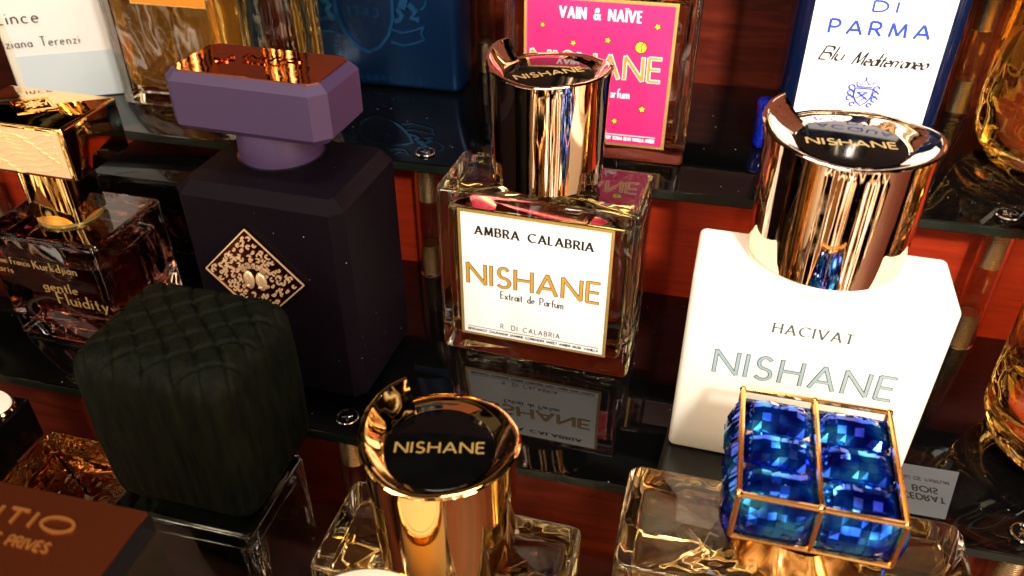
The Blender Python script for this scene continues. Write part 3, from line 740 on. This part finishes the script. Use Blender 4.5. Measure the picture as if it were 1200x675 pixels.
ribbon(mb, [[(cx-3,cy+2.4),(cx-3,cy-.5),(cx-1.8,cy-2.6),(cx,cy-4),(cx+1.8,cy-2.6),(cx+3,cy-.5),(cx+3,cy+2.4),(cx-3,cy+2.4)],[(cx-2,cy+1),(cx+1.8,cy-1.6)],[(cx-2,cy-1.4),(cx+1.8,cy+1.2)],
   [(cx-1.5,cy+.9),(cx+1,cy+1.2),(cx-.8,cy-.4),(cx+1.2,cy-.8),(cx-.6,cy-2.2)],
   [(cx-2.4,cy+3),(cx-3,cy+4.8),(cx-1.4,cy+3.8),(cx,cy+5.6),(cx+1.4,cy+3.8),(cx+3,cy+4.8),(cx+2.4,cy+3),(cx-2.4,cy+3)],[(cx,cy+5.4),(cx,cy+6.6)]]
   +[arc(cx+s_*4.2,cy+y_,1.0,.9,0,300,8) for s_ in (-1,1) for y_ in (2.6,.6,-1.4)]+[arc(cx+s_*2.9,cy-3.6,.8,.7,0,300,8) for s_ in (-1,1)], .6, .35, .06)
mb.build('coat_of_arms', 'blueink', lb, mx=mx, smooth=0)
MB().lathe([(15,88.1),(15,118)], 48).build('cap', 'chrome', t)

# ---------------- round flasks at the right
def flask(label, loc, r, h):
    t = thing('perfume_bottle', label, 'perfume bottle', loc, 0)
    MB().lathe([(r*.45,0),(r*.72,1.2),(r*.9,5),(r*.985,11),(r,18),(r,h*.8),(r*.96,h*.9),(r*.7,h*.98),(r*.4,h)], 80).build('glass_body', 'glass_honey', t, smooth=60)
    MB().lathe([(r*.4,7),(r*.7,9),(r*.84,15),(r*.86,20),(r*.86,h*.78),(r*.6,h*.88)], 64).build('perfume', 'liq_flask', t, smooth=60)
    MB().lathe([(r*.42,h+.1),(r*.42,h+6),(r*.55,h+6.5),(r*.55,h+26),(r*.4,h+28)], 48).build('cap', 'gold', t)
    return t
flask('round honey glass flask on the lowest shelf right of the white bottle', (128.5, 222, .05), 27, 62)
flask('round honey glass flask at the back right of the blue bottle', (134, 322, 54.05), 32, 75)

# ---------------- small neighbours at the left and front
t = thing('perfume_bottle', 'amber glass bottle low at the left beside the pleated cube cap', 'perfume bottle', (-182, 148, -53.95), -1)
MB().box(-23, 27, -17, 17, 0, 42, rv=1.5, rh=1.2, seg=3).build('glass_body', 'glass_amber', t, smooth=50)
MB().box(-19, 23, -13, 13, 5, 33, rv=2, rh=3, seg=3).build('perfume', 'liq_brown', t, smooth=50)
t = thing('perfume_bottle', 'black perfume bottle with pale gold topped cap at the left edge', 'perfume bottle', (-229, 140, -53.95), -1)
MB().box(-24, 20, -14, 13.5, 0, 46, rv=1, rh=1, seg=2).build('body', 'matblack', t)
MB().lathe([(9,46),(9,54)], 32).build('neck', 'matblack', t)
cp = MB().box(-14, 36.2, -15, 14.5, 54, 69.5, rv=1.2, rh=.8, seg=3).build('cap', 'inlay', t)
MB().lathe([(11.0,69.55),(11.3,70.4),(10.9,71.0),(10.3,71.1)], 48, (24.6,7.6), .62).build('top_rim', 'gold', cp)
MB().lathe([(10.3,71.0),(9.9,71.5),(5,71.9)], 48, (24.6,7.6), .62).build('top_disc', 'cream', cp)
t = thing('perfume_bottle', 'cream topped round cap bottle cut by the bottom edge before the gold cap', 'perfume bottle', (-55.5, 92.0, -53.95), 0)
MB().box(-24, 24, -13, 13, 0, 50, rv=2, rh=1.2, seg=3).build('glass_body', 'glass', t, smooth=50)
MB().lathe([(9,50.1),(9,56)], 32).build('collar', 'goldm', t)
cp = MB().lathe([(17.5,56),(18.4,57),(18.8,82),(18.6,83.4),(18,84)], 72).build('cap', 'cream', t)
MB().lathe([(18.75,81),(19.0,81.3),(19.0,82.8),(18.6,83.6)], 72).build('gold_band', 'gold', cp)
MB().lathe([(17.2,84.02),(17.2,84.3),(16.8,84.5)], 72).build('top_disc', 'cream', cp)

# ---------------- label reflection in the gloss shelf, painted as a flat sheet
t = thing('label_reflection', 'painted grey reflection of a printed label in black shelf right of the white bottle', 'reflection', (79, 184, .05), 0)
cd = MB().add([(-4.5,0,0),(7.5,0,0),(15,20.2,0),(-4,20.2,0),(-4.5,0,.25),(7.5,0,.25),(15,20.2,.25),(-4,20.2,.25)], [(3,2,1,0),(4,5,6,7),(0,1,5,4),(1,2,6,5),(2,3,7,6),(3,0,4,7)]).build('reflection_sheet', 'reflection', t, smooth=0)
text('lettering', 'ink', cd, Matrix.Translation((0,0,.25)) @ Matrix.Diagonal((1,-1,1,1)), [(-3.5,-8.2,8.5,'CEDRAT',2.2,.22,.18,.24,0),(0,-11.6,7,'BOIS',2.2,.22,.18,.24,0),(-3.5,-15.2,11,'EAU DE PARFUM',1.3,.16,.14,.22,0)], .04)  # mirrored lettering of the painted label reflection

# ------------------------------------------------------------------ camera
cam = bpy.data.cameras.new('camera'); co = bpy.data.objects.new('camera', cam); col.objects.link(co)
co.location = (0, 0, 195.757*S); co.rotation_euler = (R(90-35.335), 0, R(13.289))
cam.sensor_width = 36; cam.lens = 975.41/1200*36; cam.clip_start = .005; cam.clip_end = 20
cam.dof.use_dof = True; cam.dof.focus_distance = .262; cam.dof.aperture_fstop = 16
scn.camera = co

# ------------------------------------------------------------------ light
def area(name, loc, tgt, sx, sy, power, c=(1,1,1)):
    l = bpy.data.lights.new(name, 'AREA'); l.shape = 'RECTANGLE'; l.size = sx*S; l.size_y = sy*S; l.energy = power; l.color = c
    o = bpy.data.objects.new(name, l); col.objects.link(o); o.location = Vector(loc)*S
    o.rotation_euler = (Vector(tgt)-Vector(loc)).to_track_quat('-Z', 'Y').to_euler(); return o
def spot(name, loc, tgt, power, ang, c, rad=30, blend=.8):
    l = bpy.data.lights.new(name, 'SPOT'); l.energy = power; l.spot_size = R(ang); l.spot_blend = blend; l.shadow_soft_size = rad*S; l.color = c
    o = bpy.data.objects.new(name, l); col.objects.link(o); o.location = Vector(loc)*S
    o.rotation_euler = (Vector(tgt)-Vector(loc)).to_track_quat('-Z', 'Y').to_euler(); return o
spot('ceiling_spotlight', (230,-330,560), (45,300,70), 40, 26, (1,.93,.84), 45, .85)
area('fill_strip', (-420,-160,460), (-190,310,120), 90, 320, 1.8, (1,.80,.55))  # added strip to brighten the amber bottles at the back
area('ceiling_lamp', (430,-240,460), (-100,230,80), 150, 320, 4.0, (1,.90,.80))
area('ceiling_lamp', (-60,260,760), (-60,260,0), 300, 60, 2.6, (1,.9,.78))
area('fill_strip', (-150,-480,240), (20,230,60), 30, 320, 1.2, (1,.92,.82))  # added narrow strip for light streaks on the round caps

area('warm_cap_fill', (560,-330,60), (-40,160,40), 260, 200, 2.6, (1,.52,.2))  # added unseen warm panel so cap horns and rims reflect orange

w = bpy.data.worlds.new('World'); scn.world = w; w.use_nodes = True
N, L = w.node_tree.nodes, w.node_tree.links; bg = N['Background']
tc = N.new('ShaderNodeTexCoord'); mp = N.new('ShaderNodeMapping'); mp.inputs['Scale'].default_value = (1,1,.22)
n1 = N.new('ShaderNodeTexNoise'); n1.inputs['Scale'].default_value = 12; n1.inputs['Detail'].default_value = .6; n1.inputs['Distortion'].default_value = .3
r1 = N.new('ShaderNodeValToRGB'); e = r1.color_ramp.elements
e[0].position = .40; e[0].color = (.001,.0006,.0004,1); e[1].position = .66; e[1].color = (.3,.12,.03,1)
for p_, c_ in ((.445,(.002,.001,.0006,1)),(.46,(1.1,.42,.10,1)),(.475,(3.2,2.3,1.3,1)),(.485,(.02,.008,.004,1)),(.54,(.002,.001,.0006,1)),(.553,(3.6,3.1,2.5,1)),(.585,(3.6,3.1,2.5,1)),(.60,(1.1,.5,.14,1)),(.615,(.01,.004,.002,1))):
    x = e.new(p_); x.color = c_
sx_ = N.new('ShaderNodeSeparateXYZ'); mr = N.new('ShaderNodeMapRange')      # invented bright stripes for cap reflections on the shop side, dark cabinet side
mr.inputs['From Min'].default_value = .05; mr.inputs['From Max'].default_value = -.35; mr.inputs['To Min'].default_value = .02; mr.inputs['To Max'].default_value = 1
mm = N.new('ShaderNodeMath'); mm.operation = 'MULTIPLY'; mm.inputs[1].default_value = .95
L.new(tc.outputs['Generated'], mp.inputs['Vector']); L.new(mp.outputs['Vector'], n1.inputs['Vector'])
n2 = N.new('ShaderNodeTexNoise'); n2.inputs['Scale'].default_value = 3.6; n2.inputs['Detail'].default_value = .3; L.new(tc.outputs['Generated'], n2.inputs['Vector'])
mz = N.new('ShaderNodeMapRange'); mz.inputs['From Min'].default_value = -.12; mz.inputs['From Max'].default_value = .12
mx_ = N.new('ShaderNodeMix'); L.new(sx_.outputs['Z'], mz.inputs['Value']); L.new(mz.outputs[0], mx_.inputs[0])
L.new(n1.outputs['Fac'], mx_.inputs[2]); L.new(n2.outputs['Fac'], mx_.inputs[3]); L.new(mx_.outputs[0], r1.inputs['Fac'])
L.new(tc.outputs['Generated'], sx_.inputs[0]); L.new(sx_.outputs['Y'], mr.inputs['Value']); L.new(mr.outputs[0], mm.inputs[0]); L.new(mm.outputs[0], bg.inputs['Strength'])
L.new(r1.outputs['Color'], bg.inputs['Color'])

# ------------------------------------------------------------------ render settings
cy = scn.cycles
cy.max_bounces = 16; cy.transmission_bounces = 14; cy.glossy_bounces = 8; cy.diffuse_bounces = 3; cy.transparent_max_bounces = 8
cy.use_denoising = True; cy.caustics_reflective = True; cy.caustics_refractive = True; cy.sample_clamp_indirect = 4; cy.blur_glossy = .5
vs_ = scn.view_settings; vs_.view_transform = 'Standard'; vs_.look = 'None'; vs_.exposure = .12; vs_.gamma = 1
